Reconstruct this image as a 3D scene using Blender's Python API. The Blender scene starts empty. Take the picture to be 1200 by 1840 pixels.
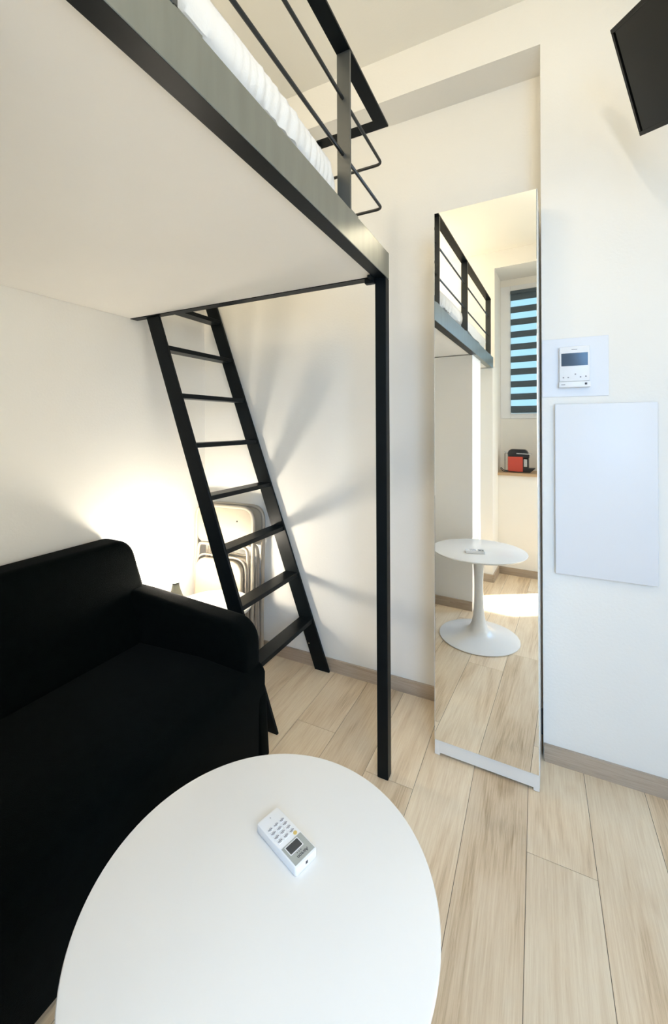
import bpy, bmesh, math, random
from mathutils import Vector, Matrix, noise
random.seed(4)
sc = bpy.context.scene
COL = sc.collection

# ------------------------------------------------------------------ camera
W, H = 1200, 1840
F, PX, PY = 742.5, 600.0, 764.1
cam = bpy.data.cameras.new('camera')
cam.sensor_fit = 'VERTICAL'
cam.sensor_height = 36.0
cam.lens = F * 36.0 / H
cam.shift_x = (W / 2 - PX) / H
cam.shift_y = (PY - H / 2) / H
cam.clip_start = 0.02
camo = bpy.data.objects.new('camera', cam)
COL.objects.link(camo)
camo.matrix_world = (Matrix.Translation((0, 0, 1.4)) @ Matrix.Rotation(math.radians(26.12), 4, 'Z')
                     @ Matrix.Rotation(math.radians(90), 4, 'X') @ Matrix.Rotation(math.radians(-0.274), 4, 'Z'))
sc.camera = camo

# ------------------------------------------------------------------ colour management, world, lights
sc.view_settings.view_transform = 'Standard'
sc.view_settings.look = 'None'
sc.view_settings.exposure = 1.40
sc.view_settings.gamma = 1.0
sc.view_settings.use_curve_mapping = False
wd = bpy.data.worlds.new('world')
sc.world = wd
wd.use_nodes = True
wd.node_tree.nodes['Background'].inputs[0].default_value = (0.55, 0.86, 1.0, 1)
wd.node_tree.nodes['Background'].inputs[1].default_value = 0.62


def area(name, loc, target, sx, sy, power, color, shape='RECTANGLE', spread=180):
    l = bpy.data.lights.new(name, 'AREA')
    l.shape = shape
    l.size = sx
    l.size_y = sy
    l.energy = power
    l.color = color
    l.spread = math.radians(spread)
    o = bpy.data.objects.new(name, l)
    COL.objects.link(o)
    o.location = loc
    o.rotation_euler = (Vector(target) - Vector(loc)).to_track_quat('-Z', 'Y').to_euler()
    return o


# daylight entering by an unseen added window behind the camera, the ceiling lamp, added fills and the sun
area('unseen_window_daylight', (0.80, -0.96, 1.75), (0.3, 1.5, 0.2), 0.8, 1.5, 9.0, (0.24, 0.52, 1.0), spread=130)


def bulb(name, loc, r, power, color):
    l = bpy.data.lights.new(name, 'POINT')
    l.energy = power; l.shadow_soft_size = r; l.color = color
    o = bpy.data.objects.new(name, l); COL.objects.link(o); o.location = loc
    return o


area('side_fill', (1.43, 0.15, 1.20), (-1.6, 0.55, 0.9), 1.0, 2.0, 7.2, (0.93, 0.92, 0.84), spread=120)  # unseen fill added before the solid right wall to brighten the left side
bulb('ceiling_lamp', (0.20, 0.45, 2.96), 0.06, 4.5, (1.0, 0.85, 0.62))
bulb('loft_fill', (-1.5, -0.4, 2.85), 0.09, 8.5, (1.0, 0.85, 0.62))  # unseen warm fill added above the bed
sun = bpy.data.lights.new('sun', 'SUN')
sun.energy = 7.0
sun.angle = math.radians(1.2)
sun.color = (1.0, 0.95, 0.86)
suno = bpy.data.objects.new('sun', sun)
COL.objects.link(suno)
suno.location = (3, -3, 5)
suno.rotation_euler = Vector((-1.15, 0.85, -2.25)).to_track_quat('-Z', 'Y').to_euler()


# ------------------------------------------------------------------ materials
def new_mat(name):
    m = bpy.data.materials.new(name)
    m.use_nodes = True
    return m, m.node_tree.nodes, m.node_tree.links, m.node_tree.nodes['Principled BSDF']


def simple(name, col, rough=0.5, metal=0.0, noise_amt=0.04, nscale=12.0, bump=0.0, bscale=60.0, spec=0.5, sheen=0.0, stretch=None):
    m, n, l, b = new_mat(name)
    tc = n.new('ShaderNodeTexCoord')
    nz = n.new('ShaderNodeTexNoise')
    nz.inputs['Scale'].default_value = nscale
    nz.inputs['Detail'].default_value = 4
    mp = n.new('ShaderNodeMapping')
    if stretch:
        mp.inputs['Scale'].default_value = stretch
    l.new(tc.outputs['Object'], mp.inputs['Vector'])
    l.new(mp.outputs[0], nz.inputs['Vector'])
    cr = n.new('ShaderNodeValToRGB')
    cr.color_ramp.elements[0].position = 0.3
    cr.color_ramp.elements[1].position = 0.7
    cr.color_ramp.elements[0].color = tuple(c * (1 - noise_amt) for c in col[:3]) + (1,)
    cr.color_ramp.elements[1].color = tuple(min(1, c * (1 + noise_amt)) for c in col[:3]) + (1,)
    l.new(nz.outputs['Fac'], cr.inputs['Fac'])
    l.new(cr.outputs[0], b.inputs['Base Color'])
    b.inputs['Roughness'].default_value = rough
    b.inputs['Metallic'].default_value = metal
    b.inputs['Specular IOR Level'].default_value = spec
    if sheen:
        b.inputs['Sheen Weight'].default_value = sheen
        b.inputs['Sheen Roughness'].default_value = 0.4
    if bump:
        n2 = n.new('ShaderNodeTexNoise')
        n2.inputs['Scale'].default_value = bscale
        n2.inputs['Detail'].default_value = 3
        l.new(tc.outputs['Object'], n2.inputs['Vector'])
        bp = n.new('ShaderNodeBump')
        bp.inputs['Strength'].default_value = bump
        bp.inputs['Distance'].default_value = 0.004
        l.new(n2.outputs['Fac'], bp.inputs['Height'])
        l.new(bp.outputs[0], b.inputs['Normal'])
    return m


def emis(name, col, strength):
    m, n, l, b = new_mat(name)
    b.inputs['Base Color'].default_value = (*col, 1)
    b.inputs['Emission Color'].default_value = (*col, 1)
    b.inputs['Emission Strength'].default_value = strength
    return m


def wood_floor(name, base=(0.73, 0.56, 0.37), light=(0.90, 0.76, 0.56), dark=(0.46, 0.32, 0.18), axis='Y'):
    m, n, l, b = new_mat(name)
    tc = n.new('ShaderNodeTexCoord')
    at = n.new('ShaderNodeAttribute')
    at.attribute_name = 'plank'
    # shift the grain of every plank
    sep = n.new('ShaderNodeCombineXYZ')
    mul = n.new('ShaderNodeMath'); mul.operation = 'MULTIPLY'; mul.inputs[1].default_value = 37.0
    l.new(at.outputs['Fac'], mul.inputs[0])
    for i in range(3):
        l.new(mul.outputs[0], sep.inputs[i])
    add = n.new('ShaderNodeVectorMath'); add.operation = 'ADD'
    l.new(tc.outputs['Object'], add.inputs[0]); l.new(sep.outputs[0], add.inputs[1])

    def stretched(sx, sy, scale, detail, dist, rough=0.6):
        mp = n.new('ShaderNodeMapping')
        mp.inputs['Scale'].default_value = (sx, sy, 1) if axis == 'Y' else (sy, sx, sx)
        l.new(add.outputs[0], mp.inputs['Vector'])
        t = n.new('ShaderNodeTexNoise')
        t.inputs['Scale'].default_value = scale
        t.inputs['Detail'].default_value = detail
        t.inputs['Roughness'].default_value = rough
        t.inputs['Distortion'].default_value = dist
        l.new(mp.outputs[0], t.inputs['Vector'])
        return t
    fine = stretched(34, 1.0, 6, 8, 0.5, 0.72)
    broad = stretched(5, 0.50, 2.0, 3, 1.1)
    big = stretched(1.2, 0.35, 2.5, 2, 0.2)
    # cathedral grain: rings from a stretched, distorted noise
    mth = n.new('ShaderNodeMath'); mth.operation = 'MULTIPLY'; mth.inputs[1].default_value = 16.0
    l.new(broad.outputs['Fac'], mth.inputs[0])
    frc = n.new('ShaderNodeMath'); frc.operation = 'SINE'
    l.new(mth.outputs[0], frc.inputs[0])
    rm = n.new('ShaderNodeMapRange'); rm.inputs[1].default_value = -1; rm.inputs[2].default_value = 1
    rm.inputs[3].default_value = 0.30; rm.inputs[4].default_value = 0.70
    l.new(frc.outputs[0], rm.inputs[0])
    mix1 = n.new('ShaderNodeMix'); mix1.data_type = 'FLOAT'; mix1.inputs[0].default_value = 0.64
    l.new(rm.outputs[0], mix1.inputs[2]); l.new(fine.outputs['Fac'], mix1.inputs[3])
    mix2 = n.new('ShaderNodeMix'); mix2.data_type = 'FLOAT'; mix2.inputs[0].default_value = 0.35
    l.new(mix1.outputs[0], mix2.inputs[2]); l.new(big.outputs['Fac'], mix2.inputs[3])
    cr = n.new('ShaderNodeValToRGB')
    e = cr.color_ramp.elements
    e[0].position = 0.33; e[0].color = (*dark, 1)
    e[1].position = 0.63; e[1].color = (*light, 1)
    k = e.new(0.46); k.color = (*base, 1)
    l.new(mix2.outputs[0], cr.inputs['Fac'])
    # tone of the plank
    hv = n.new('ShaderNodeHueSaturation')
    vr = n.new('ShaderNodeMapRange'); vr.inputs[3].default_value = 0.90; vr.inputs[4].default_value = 1.08
    l.new(at.outputs['Fac'], vr.inputs[0]); l.new(vr.outputs[0], hv.inputs['Value'])
    l.new(cr.outputs[0], hv.inputs['Color'])
    l.new(hv.outputs[0], b.inputs['Base Color'])
    b.inputs['Roughness'].default_value = 0.36
    bp = n.new('ShaderNodeBump'); bp.inputs['Strength'].default_value = 0.15; bp.inputs['Distance'].default_value = 0.002
    l.new(fine.outputs['Fac'], bp.inputs['Height']); l.new(bp.outputs[0], b.inputs['Normal'])
    return m


M = {}
M['wall'] = simple('wall_paint', (0.885, 0.86, 0.80), 0.75, 0, 0.012, 2.0, 0.15, 90)
M['ceil'] = simple('ceiling_paint', (0.90, 0.875, 0.80), 0.85, 0, 0.01, 2.0, 0.1, 90)
M['floor'] = wood_floor('wood_tile')
M['base'] = wood_floor('wood_tile_baseboard', (0.40, 0.31, 0.225), (0.54, 0.45, 0.35), (0.30, 0.22, 0.16), axis='X')
M['grout'] = simple('grout', (0.16, 0.12, 0.085), 0.9)
M['steel'] = simple('lit_steel_paint', (0.25, 0.26, 0.23), 0.34, 0.6, 0.08, 9, 0.05, 30, stretch=(1, 3, 0.4))  # same paint as the dark flange; reflected side light put into its grey
M['black'] = simple('black_steel_paint', (0.005, 0.0075, 0.0088), 0.36, 0.0, 0.15, 14, 0.05, 40, spec=0.12)
M['post'] = simple('dark_grey_steel_paint', (0.075, 0.08, 0.078), 0.32, 0.35, 0.08, 9, stretch=(1, 1, 0.4))
M['rod'] = simple('black_rod', (0.02, 0.022, 0.022), 0.35, 0.2, 0.1, 20)
M['board'] = simple('white_platform_board', (0.87, 0.85, 0.80), 0.6, 0, 0.015, 2.0)
M['sheet'] = simple('white_cotton', (0.76, 0.75, 0.725), 0.9, 0, 0.01, 20, 0.5, 70, spec=0.2, sheen=0.2)
M['sofa'] = simple('black_fabric', (0.0016, 0.0030, 0.0030), 0.95, 0, 0.2, 30, 0.5, 500, spec=0.04, sheen=0.022)
M['white_lacquer'] = simple('white_lacquer', (0.84, 0.825, 0.79), 0.22, 0, 0.006, 3)
M['white_plastic'] = simple('white_plastic', (0.84, 0.85, 0.86), 0.35, 0, 0.006, 6)
M['panel'] = simple('white_enamel', (0.80, 0.81, 0.83), 0.4, 0, 0.01, 3)
M['grey_plastic'] = simple('grey_plastic', (0.42, 0.44, 0.41), 0.45, 0, 0.02, 20)
M['lcd'] = simple('lcd_grey', (0.055, 0.06, 0.065), 0.25, 0, 0.1, 30)
M['screen_blue'] = simple('screen_dark_blue', (0.05, 0.08, 0.12), 0.12, 0, 0.1, 8)
M['ink'] = simple('grey_ink', (0.28, 0.28, 0.31), 0.7)
M['ink_dark'] = simple('dark_ink', (0.06, 0.06, 0.07), 0.7)
M['yellow'] = simple('yellow_button', (0.75, 0.55, 0.18), 0.5)
M['tv_black'] = simple('glossy_black_bezel', (0.004, 0.004, 0.004), 0.25, 0, 0.05, 10, spec=0.12)
M['tv_screen'] = simple('black_screen', (0.004, 0.005, 0.005), 0.06, 0, 0.05, 4, spec=0.12)
M['chrome'] = simple('chrome', (0.8, 0.8, 0.8), 0.15, 1.0, 0.02, 10)
M['chair_metal'] = simple('cream_metal', (0.42, 0.37, 0.30), 0.35, 0.1, 0.03, 8)
M['chair_vinyl'] = simple('cream_vinyl', (0.42, 0.365, 0.28), 0.5, 0, 0.02, 8)
M['lamp_grey'] = simple('grey_lamp_base', (0.035, 0.035, 0.024), 0.6, 0.0, 0.03, 10)
M['bulb'] = emis('opal_glow', (1.0, 0.90, 0.74), 76.0)
M['red'] = simple('red_plastic', (0.62, 0.075, 0.04), 0.35, 0, 0.04, 10)
M['black_plastic'] = simple('black_plastic', (0.012, 0.012, 0.014), 0.3, 0, 0.05, 10)
M['oak_sill'] = simple('oak_sill', (0.52, 0.36, 0.21), 0.5, 0, 0.15, 6, stretch=(1, 12, 12))
M['blind_dark'] = simple('blind_dark_band', (0.07, 0.10, 0.125), 0.8, 0, 0.15, 20, stretch=(1, 1, 20))
M['rubber'] = simple('black_rubber', (0.01, 0.012, 0.016), 0.6)
# mirror
m, n, l, b = new_mat('mirror_silver')
b.inputs['Base Color'].default_value = (0.93, 0.94, 0.935, 1); b.inputs['Metallic'].default_value = 1; b.inputs['Roughness'].default_value = 0.0
M['mirror'] = m
# sheer band of the striped blind
m, n, l, b = new_mat('blind_sheer_band')
tr = n.new('ShaderNodeBsdfTransparent'); tr.inputs[0].default_value = (0.9, 0.97, 1.0, 1)
tl = n.new('ShaderNodeBsdfTranslucent'); tl.inputs[0].default_value = (0.8, 0.9, 0.95, 1)
mx = n.new('ShaderNodeMixShader'); mx.inputs[0].default_value = 0.45
l.new(tr.outputs[0], mx.inputs[1]); l.new(tl.outputs[0], mx.inputs[2])
l.new(mx.outputs[0], n['Material Output'].inputs['Surface'])
M['sheer'] = m
# window glass
m, n, l, b = new_mat('window_glass')
tr = n.new('ShaderNodeBsdfTransparent'); gl = n.new('ShaderNodeBsdfGlossy'); gl.inputs['Roughness'].default_value = 0.02
fr = n.new('ShaderNodeFresnel'); fr.inputs[0].default_value = 1.3
mx = n.new('ShaderNodeMixShader'); l.new(fr.outputs[0], mx.inputs[0]); l.new(tr.outputs[0], mx.inputs[1]); l.new(gl.outputs[0], mx.inputs[2])
l.new(mx.outputs[0], n['Material Output'].inputs['Surface'])
M['glass'] = m


# ------------------------------------------------------------------ geometry helpers
def box(bm, a, b, mi=0):
    a, b = Vector(a), Vector(b)
    vs = [bm.verts.new((x, y, z)) for z in (a.z, b.z) for y in (a.y, b.y) for x in (a.x, b.x)]
    fs = [(0, 2, 3, 1), (4, 5, 7, 6), (0, 1, 5, 4), (2, 6, 7, 3), (0, 4, 6, 2), (1, 3, 7, 5)]
    out = []
    for f in fs:
        q = bm.faces.new([vs[i] for i in f]); q.material_index = mi; out.append(q)
    return out


def bevel_all(bm, w, seg=2, angle=30):
    bm.normal_update()
    es = [e for e in bm.edges if len(e.link_faces) == 2 and e.calc_face_angle(0) > math.radians(angle)]
    bmesh.ops.bevel(bm, geom=es, offset=w, segments=seg, profile=0.5, affect='EDGES', clamp_overlap=True)


def B(*boxes, bevel=0.0, seg=2):
    bm = bmesh.new()
    for a, b in boxes:
        box(bm, a, b)
    if bevel:
        bevel_all(bm, bevel, seg)
    return bm


def prism(bm, pts, axis, a, b):
    """extrude a closed 2-D outline along an axis"""
    def P(u, v, t):
        return {'X': (t, u, v), 'Y': (u, t, v), 'Z': (u, v, t)}[axis]
    lo = [bm.verts.new(P(u, v, a)) for u, v in pts]
    hi = [bm.verts.new(P(u, v, b)) for u, v in pts]
    n_ = len(pts)
    bm.faces.new(lo); bm.faces.new(hi[::-1])
    for i in range(n_):
        bm.faces.new((lo[i], hi[i], hi[(i + 1) % n_], lo[(i + 1) % n_]))
    bmesh.ops.recalc_face_normals(bm, faces=bm.faces[:])


def rrect(x0, y0, x1, y1, r, seg=6):
    out = []
    for cx, cy, a0 in ((x1 - r, y1 - r, 0), (x0 + r, y1 - r, 90), (x0 + r, y0 + r, 180), (x1 - r, y0 + r, 270)):
        for i in range(seg + 1):
            t = math.radians(a0 + 90 * i / seg)
            out.append((cx + r * math.cos(t), cy + r * math.sin(t)))
    return out


def fillet(path, r, seg=5):
    """round the corners of a 3-D polyline"""
    P = [Vector(p) for p in path]
    out = [P[0]]
    for i in range(1, len(P) - 1):
        a, b_, c = P[i - 1], P[i], P[i + 1]
        u, v = (a - b_), (c - b_)
        rr = min(r, u.length * .49, v.length * .49)
        p0, p1 = b_ + u.normalized() * rr, b_ + v.normalized() * rr
        for k in range(seg + 1):
            t = k / seg
            out.append((1 - t) ** 2 * p0 + 2 * t * (1 - t) * b_ + t * t * p1)
    out.append(P[-1])
    return out


def tube(bm, path, r, seg=10, cap=True):
    P = [Vector(p) for p in path]
    rings = []
    up = None
    for i, p in enumerate(P):
        d = (P[min(i + 1, len(P) - 1)] - P[max(i - 1, 0)]).normalized()
        if up is None:
            up = Vector((0, 0, 1)) if abs(d.z) < 0.9 else Vector((1, 0, 0))
        s = d.cross(up).normalized(); up = s.cross(d).normalized()
        rr = r[i] if isinstance(r, (list, tuple)) else r
        rings.append([bm.verts.new(p + rr * (math.cos(2 * math.pi * k / seg) * s + math.sin(2 * math.pi * k / seg) * up)) for k in range(seg)])
    for a, b_ in zip(rings, rings[1:]):
        for k in range(seg):
            bm.faces.new((a[k], b_[k], b_[(k + 1) % seg], a[(k + 1) % seg]))
    if cap:
        bm.faces.new(rings[0]); bm.faces.new(rings[-1][::-1])
    bmesh.ops.recalc_face_normals(bm, faces=bm.faces[:])


def lathe(bm, prof, cx, cy, seg=64):
    rings = []
    for r, z in prof:
        if r < 1e-5:
            rings.append([bm.verts.new((cx, cy, z))])
        else:
            rings.append([bm.verts.new((cx + r * math.cos(2 * math.pi * k / seg), cy + r * math.sin(2 * math.pi * k / seg), z)) for k in range(seg)])
    for a, b_ in zip(rings, rings[1:]):
        if len(a) == 1 and len(b_) == 1:
            continue
        for k in range(seg):
            k2 = (k + 1) % seg
            if len(a) == 1:
                bm.faces.new((a[0], b_[k2], b_[k]))
            elif len(b_) == 1:
                bm.faces.new((a[k], a[k2], b_[0]))
            else:
                bm.faces.new((a[k], a[k2], b_[k2], b_[k]))
    bmesh.ops.recalc_face_normals(bm, faces=bm.faces[:])


def obj(name, bm, mat, parent=None, smooth=False, off=True, angle=35):
    me = bpy.data.meshes.new(name)
    bm.to_mesh(me); bm.free()
    for mm in (mat if isinstance(mat, (list, tuple)) else [mat]):
        me.materials.append(mm)
    if smooth:
        me.shade_smooth()
        if angle:
            try:
                me.set_sharp_from_angle(angle=math.radians(angle))
            except Exception:
                pass
    o = bpy.data.objects.new(name, me)
    COL.objects.link(o)
    if parent is not None:
        o.parent = parent
        if off:      # mesh was written in room coordinates
            p = parent; v = Vector((0, 0, 0))
            while p is not None:
                v += p.location; p = p.parent
            o.location = -v
    return o


def thing(name, label, cat, loc=(0, 0, 0), rot=(0, 0, 0), group=None):
    o = bpy.data.objects.new(name, None)
    o.empty_display_size = 0.1
    COL.objects.link(o)
    o.location = loc; o.rotation_euler = rot
    tag(o, label, cat, group)
    return o


def tag(o, label, cat, group=None):
    o['label'] = label; o['category'] = cat
    if group:
        o['group'] = group
    return o


def struct(name, bm, mat, label=None, **k):
    o = obj(name, bm, mat, **k)
    o['kind'] = 'structure'
    if label:
        o['label'] = label
    return o


def text_mesh(name, s, size, mat, parent, loc, rot, extr=0.0002):
    c = bpy.data.curves.new(name, 'FONT')
    c.body = s; c.size = size; c.extrude = extr; c.align_x = 'CENTER'; c.align_y = 'CENTER'
    t = bpy.data.objects.new(name, c)
    COL.objects.link(t)
    dg = bpy.context.evaluated_depsgraph_get()
    me = bpy.data.meshes.new_from_object(t.evaluated_get(dg))
    bpy.data.objects.remove(t)
    me.materials.clear(); me.materials.append(mat)
    o = bpy.data.objects.new(name, me)
    COL.objects.link(o)
    o.parent = parent; o.location = loc; o.rotation_euler = rot
    return o


# ------------------------------------------------------------------ the room
XL, YB, YW, ZC = -2.0, 2.11, 1.935, 3.20
XR, YR = 1.45, -0.85
WIN_Y = -1.25

# floor of wood-look planks laid along Y
PW, PL = 0.1985, 1.2
bm = bmesh.new()
lay = bm.faces.layers.float.new('plank')
joints = {0: 1.490, -5: 1.687, -3: 1.555, -2: 0.95, -1: 0.72, -4: 0.95, 1: 0.75, 2: 1.05, -6: 1.0}
x0 = -0.0355
k0 = int(math.floor((XL - x0) / PW)) - 1
for k in range(k0, int((XR - x0) / PW) + 2):
    j = joints.get(k, random.uniform(0, PL))
    y = j - PL * 4
    while y < 2.5:
        a = (max(XL, x0 + k * PW + 0.0009), max(YR, y + 0.0009))
        b_ = (min(XR, x0 + (k + 1) * PW - 0.0009), min(2.11, y + PL - 0.0009))
        if b_[0] > a[0] and b_[1] > a[1]:
            r_ = random.random()
            for f in box(bm, (a[0], a[1], -0.012), (b_[0], b_[1], 0)):
                f[lay] = r_
        y += PL
for f in box(bm, (XL, YR, -0.10), (XR, YB, -0.0015), 1):
    f[lay] = 0.5
struct('floor', bm, [M['floor'], M['grout']])

struct('wall_left', B(((XL - .1, YR, 0), (XL, YB, ZC))), M['wall'])
struct('wall_back', B(((XL - .1, YB, 0), (0.02, YB + .1, ZC)), ((XL, YW, 2.99), (0.02, YB, ZC))), M['wall'])
struct('wall_front', B(((0.02, YW, 0), (XR + .1, YB + .1, ZC))), M['wall'])
struct('wall_right', B(((XR, YR, 0), (XR + .1, YW, ZC))), M['wall'])
# rear wall with the window recess (seen in the mirror) and an unseen second window added for daylight
NX0, NX1, NZ0, NZ1 = -0.56, 0.27, 0.985, 3.035
VX0, VX1, VZ0, VZ1 = 0.38, 1.22, 0.95, 2.88
yb = WIN_Y - 0.10
struct('ceiling', B(((XL - .1, YR - .1, ZC), (XR + .1, YB + .1, ZC + .1)), ((XL - .1, WIN_Y - .1, ZC), (NX1 + .06, YR - .1, ZC + .1))), M['ceil'])
struct('wall_rear', B(
    ((XL - .1, yb, 0), (NX0, YR, ZC)), ((NX1, YR - .1, 0), (VX0, YR, ZC)), ((VX1, YR - .1, 0), (XR + .1, YR, ZC)),
    ((NX1, yb, 0), (NX1 + .06, YR - .1, ZC)), ((NX0, yb, 0), (NX1, YR, NZ0 - .022)), ((NX0, yb, NZ1), (NX1, YR, ZC)),
    ((VX0, YR - .1, 0), (VX1, YR, VZ0)), ((VX0, YR - .1, VZ1), (VX1, YR, ZC)),
    ((NX0, yb, NZ0 - .022), (NX1, WIN_Y, 1.535)), ((NX0, yb, 2.96), (NX1, WIN_Y, NZ1))), M['wall'])
# partition that carries the loft bed, with a small offset pier behind it
struct('wall_partition', B(((XL, -0.12, 0), (-0.56, 0.20, 1.985)), ((-0.80, -0.54, 0), (-0.74, -0.12, 1.985)),
                           ((-0.80, YR, 0), (-0.53, -0.54, 1.985))), M['wall'])


def baseboard(name, a, b):
    bm = bmesh.new()
    lay = bm.faces.layers.float.new('plank')
    a, b = Vector(a), Vector(b)
    ax = 0 if b.x - a.x > b.y - a.y else 1
    t = a[ax]; L = 0.42
    while t < b[ax] - 1e-4:
        u = min(b[ax], t + L)
        p, q = a.copy(), b.copy()
        p[ax] = t + 0.0006; q[ax] = u - 0.0006
        r_ = random.random()
        for f in box(bm, p, q):
            f[lay] = r_
        t = u
    return struct(name, bm, M['base'])


baseboard('baseboard_back', (XL, YB - .012, 0), (0.02, YB, 0.07))
baseboard('baseboard_front', (0.022, YW - .012, 0), (XR, YW, 0.07))
baseboard('baseboard_left', (XL, 0.2, 0), (XL + .012, YB - .012, 0.07))
baseboard('baseboard_partition', (-1.99, 0.20, 0), (-0.56, 0.212, 0.07))
baseboard('baseboard_pier', (-0.53, YR, 0), (-0.518, -0.53, 0.07))
baseboard('baseboard_pier_end', (-0.74, -0.54, 0), (-0.53, -0.528, 0.07)).name = 'baseboard_pier_front'
baseboard('baseboard_rear', (-0.518, YR, 0), (XR, YR + .012, 0.07))

# window 1: frame, glass, striped blind
fr = struct('window_1', B(((NX0, WIN_Y - .06, 1.535), (NX0 + .10, WIN_Y + .01, 2.96)), ((NX1 - .10, WIN_Y - .06, 1.535), (NX1, WIN_Y + .01, 2.96)),
                          ((NX0 + .10, WIN_Y - .06, 1.535), (NX1 - .10, WIN_Y + .01, 1.59)), ((NX0 + .10, WIN_Y - .06, 2.90), (NX1 - .10, WIN_Y + .01, 2.96)),
                          bevel=.004), M['white_plastic'])
obj('pane', B(((NX0 + .10, WIN_Y - .035, 1.59), (NX1 - .10, WIN_Y - .029, 2.90))), M['glass'], fr)
WY = YR - .09
fr2 = struct('unseen_window', B(((VX0, WY, VZ0), (VX0 + .05, WY + .05, VZ1)), ((VX1 - .05, WY, VZ0), (VX1, WY + .05, VZ1)),
                           ((VX0 + .05, WY, VZ0), (VX1 - .05, WY + .05, VZ0 + .05)), ((VX0 + .05, WY, VZ1 - .05), (VX1 - .05, WY + .05, VZ1)),
                           bevel=.004), M['white_plastic'])
bl = thing('striped_roller_blind', 'roller blind of dark and sheer stripes in the window reflected in the mirror', 'blind', (NX0 + .3, WIN_Y + .02, 2.88))
bm = B(((NX0 + .102, WIN_Y + .012, 2.86), (NX1 - .115, WIN_Y + .05, 2.895)), bevel=.006)
obj('cassette', bm, M['blind_dark'], bl, smooth=True)
zt = 2.86; i = 0; db = bmesh.new(); lb = bmesh.new()
per = (2.86 - 1.60) / 19
for i in range(19):
    z1 = 2.86 - i * per; z0 = z1 - per
    if i % 2 == 0:
        box(db, (NX0 + .103, WIN_Y + .022, z0), (NX1 - .118, WIN_Y + .025, z1))
    else:
        box(lb, (NX0 + .103, WIN_Y + .0225, z0), (NX1 - .118, WIN_Y + .0230, z1))
obj('dark_bands', db, M['blind_dark'], bl)
obj('sheer_bands', lb, M['sheer'], bl)
obj('bottom_rail', B(((NX0 + .103, WIN_Y + .018, 1.592), (NX1 - .116, WIN_Y + .030, 1.612)), bevel=.003), M['blind_dark'], bl)
tag(obj('window_sill_shelf', B(((NX0, WIN_Y, NZ0 - .022), (NX1, YR + .02, NZ0 + .004)), bevel=.002), M['oak_sill']),
    'light oak sill board under the coffee machine in the mirror reflection', 'shelf')

# ------------------------------------------------------------------ loft bed
bed = thing('loft_bed', 'dark steel loft bed with white underside board and rod guard rail', 'bed', (-0.55, 1.57, 0))
ZB, ZT = 1.985, 2.09
XF = -0.53
bm = B(((XF - .006, -0.58, ZB), (XF, 1.59, ZT)), ((XF - .045, -0.58, ZB), (XF - .006, 1.545, ZB + .006)), bevel=.0015, seg=1)
obj('side_beam', bm, [M['steel']], bed)
bm = B(((XL + .002, 1.545, ZB + .002), (XF - .006, 1.589, ZB + .008)), ((XL + .002, 1.583, ZB + .008), (XF - .006, 1.589, ZT)))
obj('end_beam', bm, M['black'], bed)
obj('flange', B(((XF - .046, 0.2, ZB - .0015), (XF - .001, 1.56, ZB - .0002))), M['black'], bed)  # dark underside of the same beam, its paint without the reflected light
obj('corner_bracket', B(((XF - .085, 1.535, ZB - .022), (XF - .045, 1.560, ZB)), ((XF - .06, 1.50, ZB - .012), (XF - .045, 1.54, ZB)), bevel=.003), M['black'], bed)
obj('platform_board', B(((XL + .002, 0.20, ZB + .006), (XF - .046, 1.545, ZB + .026)), ((XL + .002, YR + .02, ZB + .006), (XF - .007, 0.20, ZB + .026))), M['board'], bed)
obj('leg', B(((XF - .045, 1.548, 0), (XF, 1.589, ZB - .0015)), bevel=.002, seg=1), M['black'], bed)


def rail_post(y, z0=2.092):
    bm = B(((XF - .046, y - .005, z0), (XF - .001, y + .005, 2.60)))
    p = obj('rail_post', bm, M['post'], bed)
    obj('foot_plate', B(((XF - .042, y - .003, ZT), (XF - .001, y + .062, ZT + .004))), M['steel'], p)


rail_post(1.213); rail_post(0.497); rail_post(-0.455)
obj('rail_post', B(((-0.875, 1.572, ZT), (-0.83, 1.582, 2.60))), M['steel'], bed)
bm = bmesh.new()
prism(bm, [(XF, -0.46), (XF, 1.59), (-0.835, 1.59), (-0.835, 1.545), (XF - .047, 1.545), (XF - .047, -0.46)], 'Z', 2.60, 2.608)
obj('handrail', bm, M['black'], bed)
for z in (2.272, 2.452):
    bm = bmesh.new()
    tube(bm, fillet([(-0.556, -0.455, z), (-0.556, 1.582, z), (-0.85, 1.582, z)], 0.025), 0.0058, 12)
    obj('rail_rod', bm, M['rod'], bed, smooth=True)
# rails of the bed foot on the far side (reflected)

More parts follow.
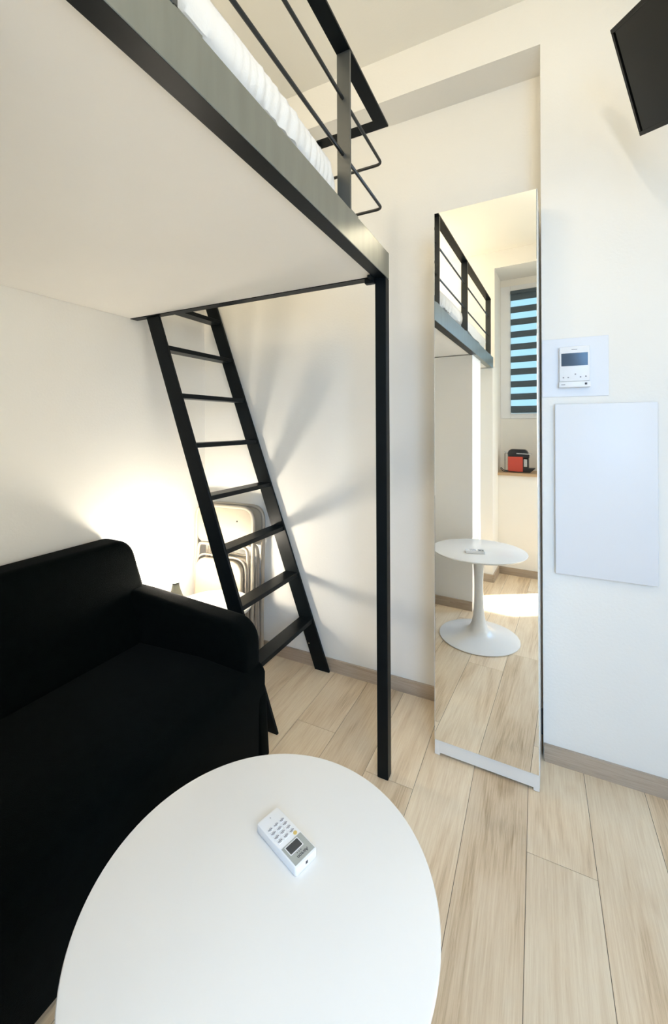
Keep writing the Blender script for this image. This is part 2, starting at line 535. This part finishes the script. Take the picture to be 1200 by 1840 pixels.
# mattress with fitted sheet
mt = thing('mattress', 'white mattress in a ruched fitted sheet on the loft bed', 'mattress', (-1.2, 0.4, ZB + .03))
bm = B(((-1.93, -0.38, ZB + .03), (-0.590, 1.19, ZB + .17)), bevel=.02, seg=3)
obj('mattress_core', bm, M['sheet'], mt, smooth=True)
bm = bmesh.new()
nu = 260
ring = []
prof = [(0.000, -0.093), (0.010, -0.088), (0.016, -0.068), (0.020, -0.042), (0.016, -0.014), (0.006, 0.002), (-0.03, 0.008), (-0.15, 0.01), (-0.5, 0.01)]
y0, y1, xe, zt = -0.40, 1.203, -0.586, 2.240
rows = []
for iy in range(nu + 1):
    y = y0 + (y1 - y0) * iy / nu
    end = min(1.0, (y1 - y) / 0.05)
    # waviness of the hem, tight ruching towards the foot of the bed
    ru = max(0.0, min(1.0, (y - 0.55) / 0.35))
    row = []
    for ip, (dx, dz) in enumerate(prof):
        w = (math.sin(y * 190 + 3.2 * math.sin(y * 17)) + 0.7 * math.sin(y * 83 + 2 * math.sin(y * 31))) * 0.0021 * ru * (1.2 if ip < 5 else 0.1)
        big = noise.noise(Vector((y * 3.1, ip * 0.35, 2.0))) * 0.012
        hem = noise.noise(Vector((y * 5.0, 7.3, 0))) * 0.022 if ip == 0 else 0
        top = 0.02 * math.sin((y - 0.2) * 3.3) if ip >= 4 else 0
        row.append(bm.verts.new((xe + dx * (0.4 + 0.6 * max(0, end)) + w + big * 0.5, min(y, y1 - 0.0), zt + dz + hem + big * .8 + top * .3 - (1 - max(0, end)) * 0.05)))
    # across to the wall
    row.append(bm.verts.new((-1.93, y, zt + 0.01)))
    row.append(bm.verts.new((-1.95, y, zt - 0.10)))
    rows.append(row)
for a, b_ in zip(rows, rows[1:]):
    for k in range(len(a) - 1):
        bm.faces.new((a[k], b_[k], b_[k + 1], a[k + 1]))
bm.faces.new(rows[-1]); bm.faces.new(rows[0][::-1])
bmesh.ops.recalc_face_normals(bm, faces=bm.faces[:])
obj('fitted_sheet', bm, M['sheet'], mt, smooth=True, angle=60)

# ------------------------------------------------------------------ ladder
ld = thing('loft_ladder', 'leaning black steel ladder with eight flat treads under the loft bed', 'ladder', (-1.09, 1.82, 0))
SL = 0.3735


def xr(z):
    return -1.058 - SL * z      # right edge of the stringers


def stringer(y0, y1, ztop):
    bm = bmesh.new()
    prism(bm, [(xr(0) - .092, 0), (xr(0), 0), (xr(ztop), ztop), (xr(ztop) - .092, ztop)], 'Y', y0, y1)
    bevel_all(bm, .0012, 1)
    return obj('stringer', bm, M['black'], ld)


s1 = stringer(1.560, 1.574, ZB)
s2 = stringer(2.080, 2.094, 2.20)
obj('screw', B(((-1.19, 2.0785, 0.138), (-1.184, 2.080, 0.144))), M['chrome'], s2)
for z in (0.272, 0.527, 0.785, 1.040, 1.300, 1.557, 1.814, 2.07):
    yy = 1.574 if z < 2 else 1.595
    bm = B(((xr(z) - .088, yy, z - .012), (xr(z) - .006, 2.080, z + .012)), bevel=.0015, seg=1)
    obj('tread', bm, M['black'], ld)

# ------------------------------------------------------------------ mirror cabinet (stands slightly askew)
cb = thing('mirror_cabinet', 'tall narrow white cabinet with a full-height mirror door', 'cabinet',
           (-0.1867, 1.755 + .25, 0.0), (-0.0121, 0, -0.035))
cw, ch, cd = 0.2005, 2.305, 0.25
# local frame: x to the right, y to the back, origin at the rear bottom centre; front face y = -cd
bm = B(((-cw, -cd + .018, 0), (-cw + .016, 0, ch)), ((cw - .016, -cd + .018, 0), (cw, 0, ch)),
       ((-cw + .016, -cd + .018, ch - .018), (cw - .016, 0, ch)), ((-cw + .016, -cd + .03, .055), (cw - .016, 0, .073)),
       ((-cw + .016, -.006, 0.073), (cw - .016, 0, ch - .018)), bevel=.001, seg=1)
obj('carcass', bm, M['white_lacquer'], cb, off=False)
obj('plinth', B(((-cw + .003, -cd + .004, 0.008), (cw - .003, -cd + .018, .060)), ((-cw + .001, -cd + .002, -.001), (-cw + .022, -cd + .018, .060)),
                ((cw - .022, -cd + .002, -.001), (cw - .001, -cd + .018, .060))), M['white_lacquer'], cb, off=False)
dr = obj('door', B(((-cw, -cd + .002, .0615), (cw, -cd + .018, ch + .002))), M['white_lacquer'], cb, off=False)
mg = obj('mirror_glass', B(((-cw + .003, -cd - .002, .063), (cw - .0025, -cd + .0018, ch)), bevel=.0012, seg=2), M['mirror'], dr, off=False)

tag(obj('door_wedge', B(((0.0065, 1.955, 0.085), (0.0185, 1.972, 0.19)), bevel=.003), M['rubber']), 'small black strip in the gap right of the mirror near the floor', 'door stop')

# ------------------------------------------------------------------ things on the right wall
hp = thing('heating_panel', 'large blank white wall panel right of the mirror', 'radiator', (0.237, YW, 0.79))
bm = B(((0.067, YW - .022, 0.790), (0.407, YW - .006, 1.482)), bevel=.004, seg=3)
obj('front_panel', bm, M['panel'], hp, smooth=True)
obj('back_plate', B(((0.08, YW - .006, 0.80), (0.394, YW - .0002, 1.472))), M['panel'], hp)
tag(obj('access_plate', B(((0.0215, YW - .0035, 1.512), (0.255, YW - .0002, 1.750)), bevel=.001, seg=1), M['panel']), 'thin square white plate on the wall behind the intercom', 'panel')
ic = thing('video_intercom', 'white video intercom with dark screen on the white wall plate', 'intercom', (0.137, YW - .0035, 1.55))
y1 = YW - .0037
bm = B(((0.084, y1 - .020, 1.572), (0.190, y1, 1.712)), bevel=.003, seg=2)
obj('body', bm, M['white_plastic'], ic, smooth=True)
obj('screen', B(((0.091, y1 - .0212, 1.634), (0.183, y1 - .0195, 1.685))), M['screen_blue'], ic)
obj('speaker_slot', B(((0.127, y1 - .0208, 1.698), (0.147, y1 - .0198, 1.7005))), M['ink'], ic)
obj('lower_bar', B(((0.082, y1 - .024, 1.548), (0.192, y1, 1.571)), bevel=.002), M['white_plastic'], ic, smooth=True)
obj('key_symbol', B(((0.172, y1 - .0248, 1.5565), (0.180, y1 - .0238, 1.5645))), M['ink_dark'], ic)
obj('lettering', B(((0.090, y1 - .0246, 1.5575), (0.104, y1 - .0238, 1.5605))), M['ink'], ic)
for x, z in ((0.098, 1.588), (0.115, 1.588), (0.140, 1.600), (0.158, 1.588), (0.176, 1.590)):
    bm = bmesh.new(); lathe(bm, [(0, 0), (0.0028, 0), (0.0028, 0.0006), (0, 0.0006)], 0, 0, 16)
    bmesh.ops.rotate(bm, verts=bm.verts[:], cent=(0, 0, 0), matrix=Matrix.Rotation(math.radians(90), 3, 'X'))
    bmesh.ops.translate(bm, verts=bm.verts[:], vec=(x, y1 - .0200, z))
    obj('touch_button', bm, M['ink'], ic)

# television, on a swivel arm, tilted down
Bc = Vector((0.337, 1.80, 2.423)); Tc = Vector((0.227, 1.636, 2.706))
hv = Vector((0.284, -0.871, -0.394)).normalized()
ev = (Tc - Bc); TVH = ev.length; ev.normalize()
hv = (hv - hv.dot(ev) * ev).normalized()
nv = ev.cross(hv).normalized()            # away from the viewer side
if nv.x < 0:
    nv = -nv
TVW = 0.56
R_ = Matrix((hv, nv, ev)).transposed()
tv = thing('television', 'black flat television cut off by the upper right frame edge', 'television', Bc, R_.to_euler())
th = 0.03
bm = bmesh.new()
box(bm, (0, 0.002, 0), (TVW, th, TVH)); bevel_all(bm, .003, 2)
obj('cabinet', bm, M['tv_black'], tv, off=False)
bz = 0.014
bm = B(((0, -.004, 0), (TVW, .002, bz)), ((0, -.004, TVH - bz), (TVW, .002, TVH)), ((0, -.004, bz), (bz, .002, TVH - bz)), ((TVW - bz, -.004, bz), (TVW, .002, TVH - bz)), bevel=.0012, seg=1)
obj('bezel', bm, M['tv_black'], tv, off=False)
obj('screen', B(((bz, -.0005, bz), (TVW - bz, .0019, TVH - bz))), M['tv_screen'], tv, off=False)
bm = bmesh.new()
p0 = R_.transposed() @ (Vector((0.95, YW, 2.55)) - Bc)
p1 = Vector((TVW * .5, th, TVH * .5))
tube(bm, [p1, p1 + Vector((0, .05, 0)), p0], 0.016, 12)
box(bm, (TVW * .5 - .05, th, TVH * .5 - .05), (TVW * .5 + .05, th + .008, TVH * .5 + .05))
obj('wall_arm', bm, M['black'], tv, off=False, smooth=True)

# ------------------------------------------------------------------ round pedestal table
TX, TY, TR, TZ = -0.437, 0.597, 0.3045, 0.5815
tb = thing('pedestal_table', 'round white pedestal table in front of the sofa', 'table', (TX, TY, 0))
bm = bmesh.new()
lathe(bm, [(0, TZ - .018), (TR - .03, TZ - .018), (TR - .008, TZ - .012), (TR - .001, TZ - .006), (TR, TZ - .004), (TR - .0015, TZ - .001), (TR - .005, TZ), (0, TZ)], TX, TY, 128)
obj('tabletop', bm, M['white_lacquer'], tb, smooth=True)
bm = bmesh.new()
pr = [(0, 0.0), (.252, 0.0), (.257, .003), (.256, .007), (.235, .012), (.18, .020), (.12, .032), (.085, .045), (.062, .065), (.047, .095), (.037, .14), (.032, .20), (.029, .27),
      (.028, .33), (.029, .39), (.032, .45), (.037, .50), (.044, .54), (.052, TZ - .019), (0, TZ - .019)]
lathe(bm, pr, TX, TY, 96)
obj('pedestal', bm, M['white_lacquer'], tb, smooth=True, angle=50)

# remote control lying on the table
RP = [Vector(v) for v in ((-0.495, 0.728), (-0.511, 0.676), (-0.394, 0.639), (-0.375, 0.688))]
rc = (RP[0] + RP[1] + RP[2] + RP[3]) / 4
la = math.atan2(RP[3].y - RP[0].y, RP[3].x - RP[0].x)
rl, rw, rh = 0.123, 0.053, 0.018
rm_ = thing('remote_control', 'white air conditioner remote with grey display lying on the table', 'remote control', (rc.x, rc.y, TZ), (0, 0, la))
bm = bmesh.new(); prism(bm, rrect(-rl / 2, -rw / 2, rl / 2, rw / 2, .005, 4), 'Z', 0, rh - .001)
bm.faces.ensure_lookup_table()
bevel_all(bm, .0025, 2, 50)
obj('body', bm, M['white_plastic'], rm_, off=False, smooth=True)
hx = rl / 2
obj('display_surround', B(((hx - .046, -rw / 2 + .003, rh - .0012), (hx - .004, rw / 2 - .003, rh - .0006)), bevel=.0002, seg=1), M['grey_plastic'], rm_, off=False)
obj('display_bezel', B(((hx - .0435, -.0185, rh - .0008), (hx - .0235, .0125, rh - .0003))), M['white_plastic'], rm_, off=False)
obj('display', B(((hx - .0415, -.017, rh - .0006), (hx - .025, .011, rh)), bevel=.0002, seg=1), M['lcd'], rm_, off=False)
text_mesh('lettering', 'Airton', 0.0095, M['ink_dark'], rm_, (hx - .0125, 0.001, rh - .0003), (0, 0, math.radians(-90)))
text_mesh('lettering', 'o  o  o', 0.004, M['ink_dark'], rm_, (hx - .0195, -.002, rh - .0003), (0, 0, math.radians(-90)))
obj('emitter_window', B(((hx - .0006, -.003, .008), (hx + .0003, .002, .013))), M['ink_dark'], rm_, off=False)
bm = bmesh.new(); lathe(bm, [(0, rh - .001), (.0038, rh - .001), (.0038, rh + .0003), (0, rh + .0003)], hx - .052, .0155, 20)
obj('yellow_button', bm, M['yellow'], rm_, off=False)['label'] = 'round yellow button'
random.seed(11)
for i in range(4):
    for j in range(3):
        x = hx - .060 - i * .0105; y = -.0155 + j * .0145
        w_, h_ = (.0042, .0058)
        bm = B(((x - w_, y - h_, rh - .0011), (x + w_, y + h_, rh + .0002)), bevel=.0004, seg=1)
        bt = obj('button', bm, M['white_plastic'], rm_, off=False)
        bm = B(((x - .0009, y - h_ * .85, rh + .0001), (x + .0010, y + h_ * .85, rh + .0004)), ((x + .0018, y - h_ * .55, rh + .0001), (x + .0028, y + h_ * .3, rh + .0004)),
               ((x - .0026, y - h_ * .2, rh + .0001), (x - .0018, y + h_ * .6, rh + .0004)))
        obj('symbol', bm, M['ink'], bt, off=False)
bm = B(((-hx + .010, -.0006, rh - .001), (-hx + .012, .0008, rh - .0006)))
obj('indicator', bm, M['ink'], rm_, off=False)

# ------------------------------------------------------------------ sofa
so = thing('sofa', 'black fabric two-seat sofa with slipcover skirt against the left wall', 'sofa', (-1.5, 0.84, 0))


def soft(bm, amt, sc_, seed):
    for v in bm.verts:
        p = v.co
        d = noise.noise_vector(Vector((p.x * sc_ + seed, p.y * sc_, p.z * sc_)))
        v.co = p + d * amt


# back: leaning wedge with rounded corners
bm = bmesh.new()
prism(bm, [(-1.975, 0.06), (-1.66, 0.30), (-1.675, 0.45), (-1.845, 0.835), (-1.975, 0.835)], 'Y', 0.27, 1.425)
es = [e for e in bm.edges if abs(e.verts[0].co.y - e.verts[1].co.y) < .01 and max(v.co.z for v in e.verts) > .8 and min(v.co.z for v in e.verts) > .4 and abs(e.verts[0].co.z - e.verts[1].co.z) < .01]
bmesh.ops.bevel(bm, geom=es, offset=.075, segments=8, profile=.5, affect='EDGES')
bevel_all(bm, .02, 4, 40)
obj('backrest', bm, M['sofa'], so, smooth=True, angle=60)


def arm(y0, y1):
    bm = bmesh.new()
    pts = [(-1.95, 0.03), (-1.062, 0.03), (-1.062, 0.475)]
    for i in range(9):
        t = math.radians(90 * i / 8)
        pts.append((-1.062 - .105 + .105 * math.cos(t), 0.480 + .105 * math.sin(t)))
    pts += [(-1.70, 0.612), (-1.95, 0.615)]
    prism(bm, pts, 'Y', y0, y1)
    bevel_all(bm, .03, 5, 60)
    return obj('armrest', bm, M['sofa'], so, smooth=True, angle=60)


arm(1.335, 1.452)
arm(0.235, 0.355)
bm = bmesh.new()
prism(bm, [(-1.70, 0.03), (-1.055, 0.015), (-1.040, 0.03), (-1.036, 0.36), (-1.050, 0.385), (-1.085, 0.402), (-1.30, 0.410), (-1.70, 0.385)], 'Y', 0.28, 1.448)
es = [e for e in bm.edges if abs(e.verts[0].co.y - e.verts[1].co.y) < .001]
bmesh.ops.bevel(bm, geom=es, offset=.014, segments=3, profile=.5, affect='EDGES')
seat_o = obj('seat', bm, M['sofa'], so, smooth=True, angle=60)
# corner pleat of the skirt
bm = bmesh.new()
prism(bm, [(-1.046, 1.395), (-1.026, 1.402), (-1.022, 1.44), (-1.028, 1.456), (-1.06, 1.458), (-1.06, 1.395)], 'Z', 0.006, 0.27)
bevel_all(bm, .004, 2)
for v in bm.verts:
    if v.co.z > .2:
        v.co.x -= .012; v.co.y -= .004
obj('skirt_pleat', bm, M['sofa'], so, smooth=True)

# ------------------------------------------------------------------ side table, lamp, chairs in the corner
SX, SY, SZ = -1.575, 1.715, 0.432
st = thing('side_table', 'small round white side table between the sofa and ladder', 'side table', (SX, SY, 0))
bm = bmesh.new(); lathe(bm, [(0, SZ - .02), (.190, SZ - .02), (.207, SZ - .012), (.210, SZ - .005), (.206, SZ), (0, SZ)], SX, SY, 72)
obj('tabletop', bm, M['white_lacquer'], st, smooth=True)
bm = bmesh.new(); lathe(bm, [(0, 0), (.14, 0), (.142, .006), (.09, .016), (.04, .04), (.024, .09), (.020, .22), (.024, .36), (.034, SZ - .021), (0, SZ - .021)], SX, SY, 48)
obj('pedestal', bm, M['white_lacquer'], st, smooth=True, angle=50)
LX, LY = -1.752, 1.625
lp = thing('table_lamp', 'glowing table lamp with a flared grey foot on the side table', 'lamp', (LX, LY, SZ))
bm = bmesh.new(); lathe(bm, [(0, SZ), (.062, SZ), (.064, SZ + .004), (.050, SZ + .020), (.034, SZ + .055), (.022, SZ + .090), (.015, SZ + .125), (0, SZ + .125)], LX, LY, 48)
obj('lamp_foot', bm, M['lamp_grey'], lp, smooth=True)
bm = bmesh.new()
rb = .052
lathe(bm, [(rb * math.sin(math.pi * i / 16) if 0 < i < 16 else 0, SZ + .122 + rb - rb * math.cos(math.pi * i / 16)) for i in range(17)], LX, LY, 40)
sk = bmesh.new(); lathe(sk, [(0, SZ + .118), (.016, SZ + .118), (.028, SZ + .128), (.0315, SZ + .134), (0, SZ + .134)], LX, LY, 40)
obj('foot_shade_cap', sk, M['lamp_grey'], lp, smooth=True)  # cap added to keep the globe's light off the foot
obj('opal_globe', bm, M['bulb'], lp, smooth=True)['label'] = 'glowing opal glass globe'


def folding_chair(label, group):
    """local frame: x across, y thickness, origin at the foot centre, leaning handled by the root"""
    c = thing('folding_chair', label, 'chair', (0, 0, 0), (0, 0, 0), group)
    w, h = 0.215, 0.90
    bm = bmesh.new()
    tube(bm, fillet([(-w, 0, 0.012), (-w, 0, h), (w, 0, h), (w, 0, 0.012)], 0.085, 10), .0115, 12)
    obj('front_frame', bm, M['chair_metal'], c, off=False, smooth=True)
    bm = bmesh.new()
    wi = w - .028
    tube(bm, fillet([(-wi, .004, .012), (-wi, -.012, .62), (-wi + .01, -.012, .66), (wi - .01, -.012, .66), (wi, -.012, .62), (wi, .004, .012)], 0.04, 6), .0095, 12)
    tube(bm, [(-wi, .003, .12), (wi, .003, .12)], .008, 10)
    obj('rear_legs', bm, M['chair_metal'], c, off=False, smooth=True)
    bm = bmesh.new()
    pts = rrect(-w + .010, h - .235, w - .010, h - .010, .055, 7)
    prism(bm, [(x, z) for x, z in pts], 'Y', -.006, .008)
    bevel_all(bm, .003, 2)
    bk = obj('backrest', bm, M['chair_vinyl'], c, off=False, smooth=True)
    for x in (-.10, .10):
        bm = bmesh.new(); lathe(bm, [(0, 0), (.005, 0), (.0045, .0025), (0, .003)], 0, 0, 14)
        bmesh.ops.rotate(bm, verts=bm.verts[:], cent=(0, 0, 0), matrix=Matrix.Rotation(math.radians(90), 3, 'X'))
        bmesh.ops.translate(bm, verts=bm.verts[:], vec=(x, -.006, h - .085))
        obj('rivet', bm, M['lamp_grey'], bk, off=False, smooth=True)
    bm = bmesh.new()
    pts = rrect(-wi + .014, .16, wi - .014, .585, .075, 8)
    prism(bm, pts, 'Y', -.056, -.022)
    bevel_all(bm, .010, 3)
    obj('seat', bm, M['chair_vinyl'], c, off=False, smooth=True)
    bm = bmesh.new()
    tube(bm, fillet([(-wi + .002, -.02, .17), (-wi + .002, -.03, .60), (wi - .002, -.03, .60), (wi - .002, -.02, .17)], .08, 8), .006, 10)
    obj('seat_rim', bm, M['chair_metal'], c, off=False, smooth=True)
    for sx_ in (-1, 1):
        bm = bmesh.new()
        lathe(bm, [(0, 0), (.014, 0), (.015, .03), (.012, .034), (0, .034)], sx_ * w, 0, 16)
        obj('rubber_foot', bm, M['white_plastic'], c, off=False, smooth=True)
    return c


def copy_tree(o, parent=None):
    c = o.copy(); COL.objects.link(c); c.parent = parent
    for ch_ in [q for q in bpy.data.objects if q.parent == o and q is not c]:
        copy_tree(ch_, c)
    return c


fc = folding_chair('cream folding chair folded flat, front one leaning in the corner', 'folded chairs leaning on the back wall')
fc.location = (-1.745, 1.975, 0); fc.rotation_euler = (math.radians(-2.2), 0, math.radians(3))
fc2 = copy_tree(fc)
fc2['label'] = 'cream folding chair folded flat, stacked behind the front one against the wall'
fc2.location = (-1.722, 2.050, 0); fc2.rotation_euler = (math.radians(-2.0), 0, math.radians(2.0))

# ------------------------------------------------------------------ coffee machine on the sill
CX, CY, CZ = -0.325, -0.985, NZ0 + .004
cm = thing('coffee_machine', 'red and black capsule coffee machine on the oak sill in the mirror', 'coffee machine', (CX, CY, CZ))


def cmo(name, bm, mat, **k):
    bmesh.ops.translate(bm, verts=bm.verts[:], vec=(CX, CY, CZ))
    return obj(name, bm, mat, cm, **k)


cmo('side_panel', B(((-.125, .048, .004), (.012, .056, .155)), bevel=.003), M['red'])['label'] = 'red side panel'
cmo('side_panel', B(((-.125, -.056, .004), (.012, -.048, .155)), bevel=.003), M['red'])['label'] = 'red side panel'
cmo('body', B(((-.122, -.048, 0), (.010, .048, .16)), ((.010, -.03, 0), (.062, .03, .14)), bevel=.004), M['black_plastic'])
bm = bmesh.new(); prism(bm, [(-.125, .155), (.065, .140), (.068, .175), (.045, .215), (.030, .228), (-.095, .230), (-.118, .215), (-.127, .19)], 'Y', -.05, .05); bevel_all(bm, .006, 3)
cmo('brew_head', bm, M['black_plastic'], smooth=True)
cmo('chrome_spout_block', B(((.014, -.034, .055), (.050, .034, .135)), bevel=.005), M['chrome'])
bm = bmesh.new(); tube(bm, fillet([(-.045, .058, .188), (.06, .058, .184), (.085, .045, .184), (.085, -.045, .184), (.06, -.058, .184), (-.045, -.058, .188)], .02), .0045, 10)
cmo('lever', bm, M['chrome'], smooth=True)
bm = bmesh.new(); prism(bm, [(.012, 0), (.075, 0), (.118, .040), (.118, .046), (.012, .046)], 'Y', -.042, .042); bevel_all(bm, .003, 2)
cmo('drip_tray', bm, M['black_plastic'])
bm = bmesh.new(); tube(bm, fillet([(-.125, .0, .19), (-.165, .0, .195)], .01), .008, 10)
cmo('tank_handle', bm, M['chrome'], smooth=True)
cmo('water_tank', B(((-.160, -.04, .002), (-.128, .04, .185)), bevel=.006), M['glass'], smooth=True)
bm = bmesh.new()
tube(bm, fillet([(-.12, .060, .006), (-.165, .070, .006), (-.19, .06, .03), (-.185, .085, .05), (-.16, .085, .02), (-.12, .07, .014), (-.04, .064, .006), (.05, .064, .006)], .02, 6), .0035, 8)
cmo('power_cord', bm, M['rubber'], smooth=True)
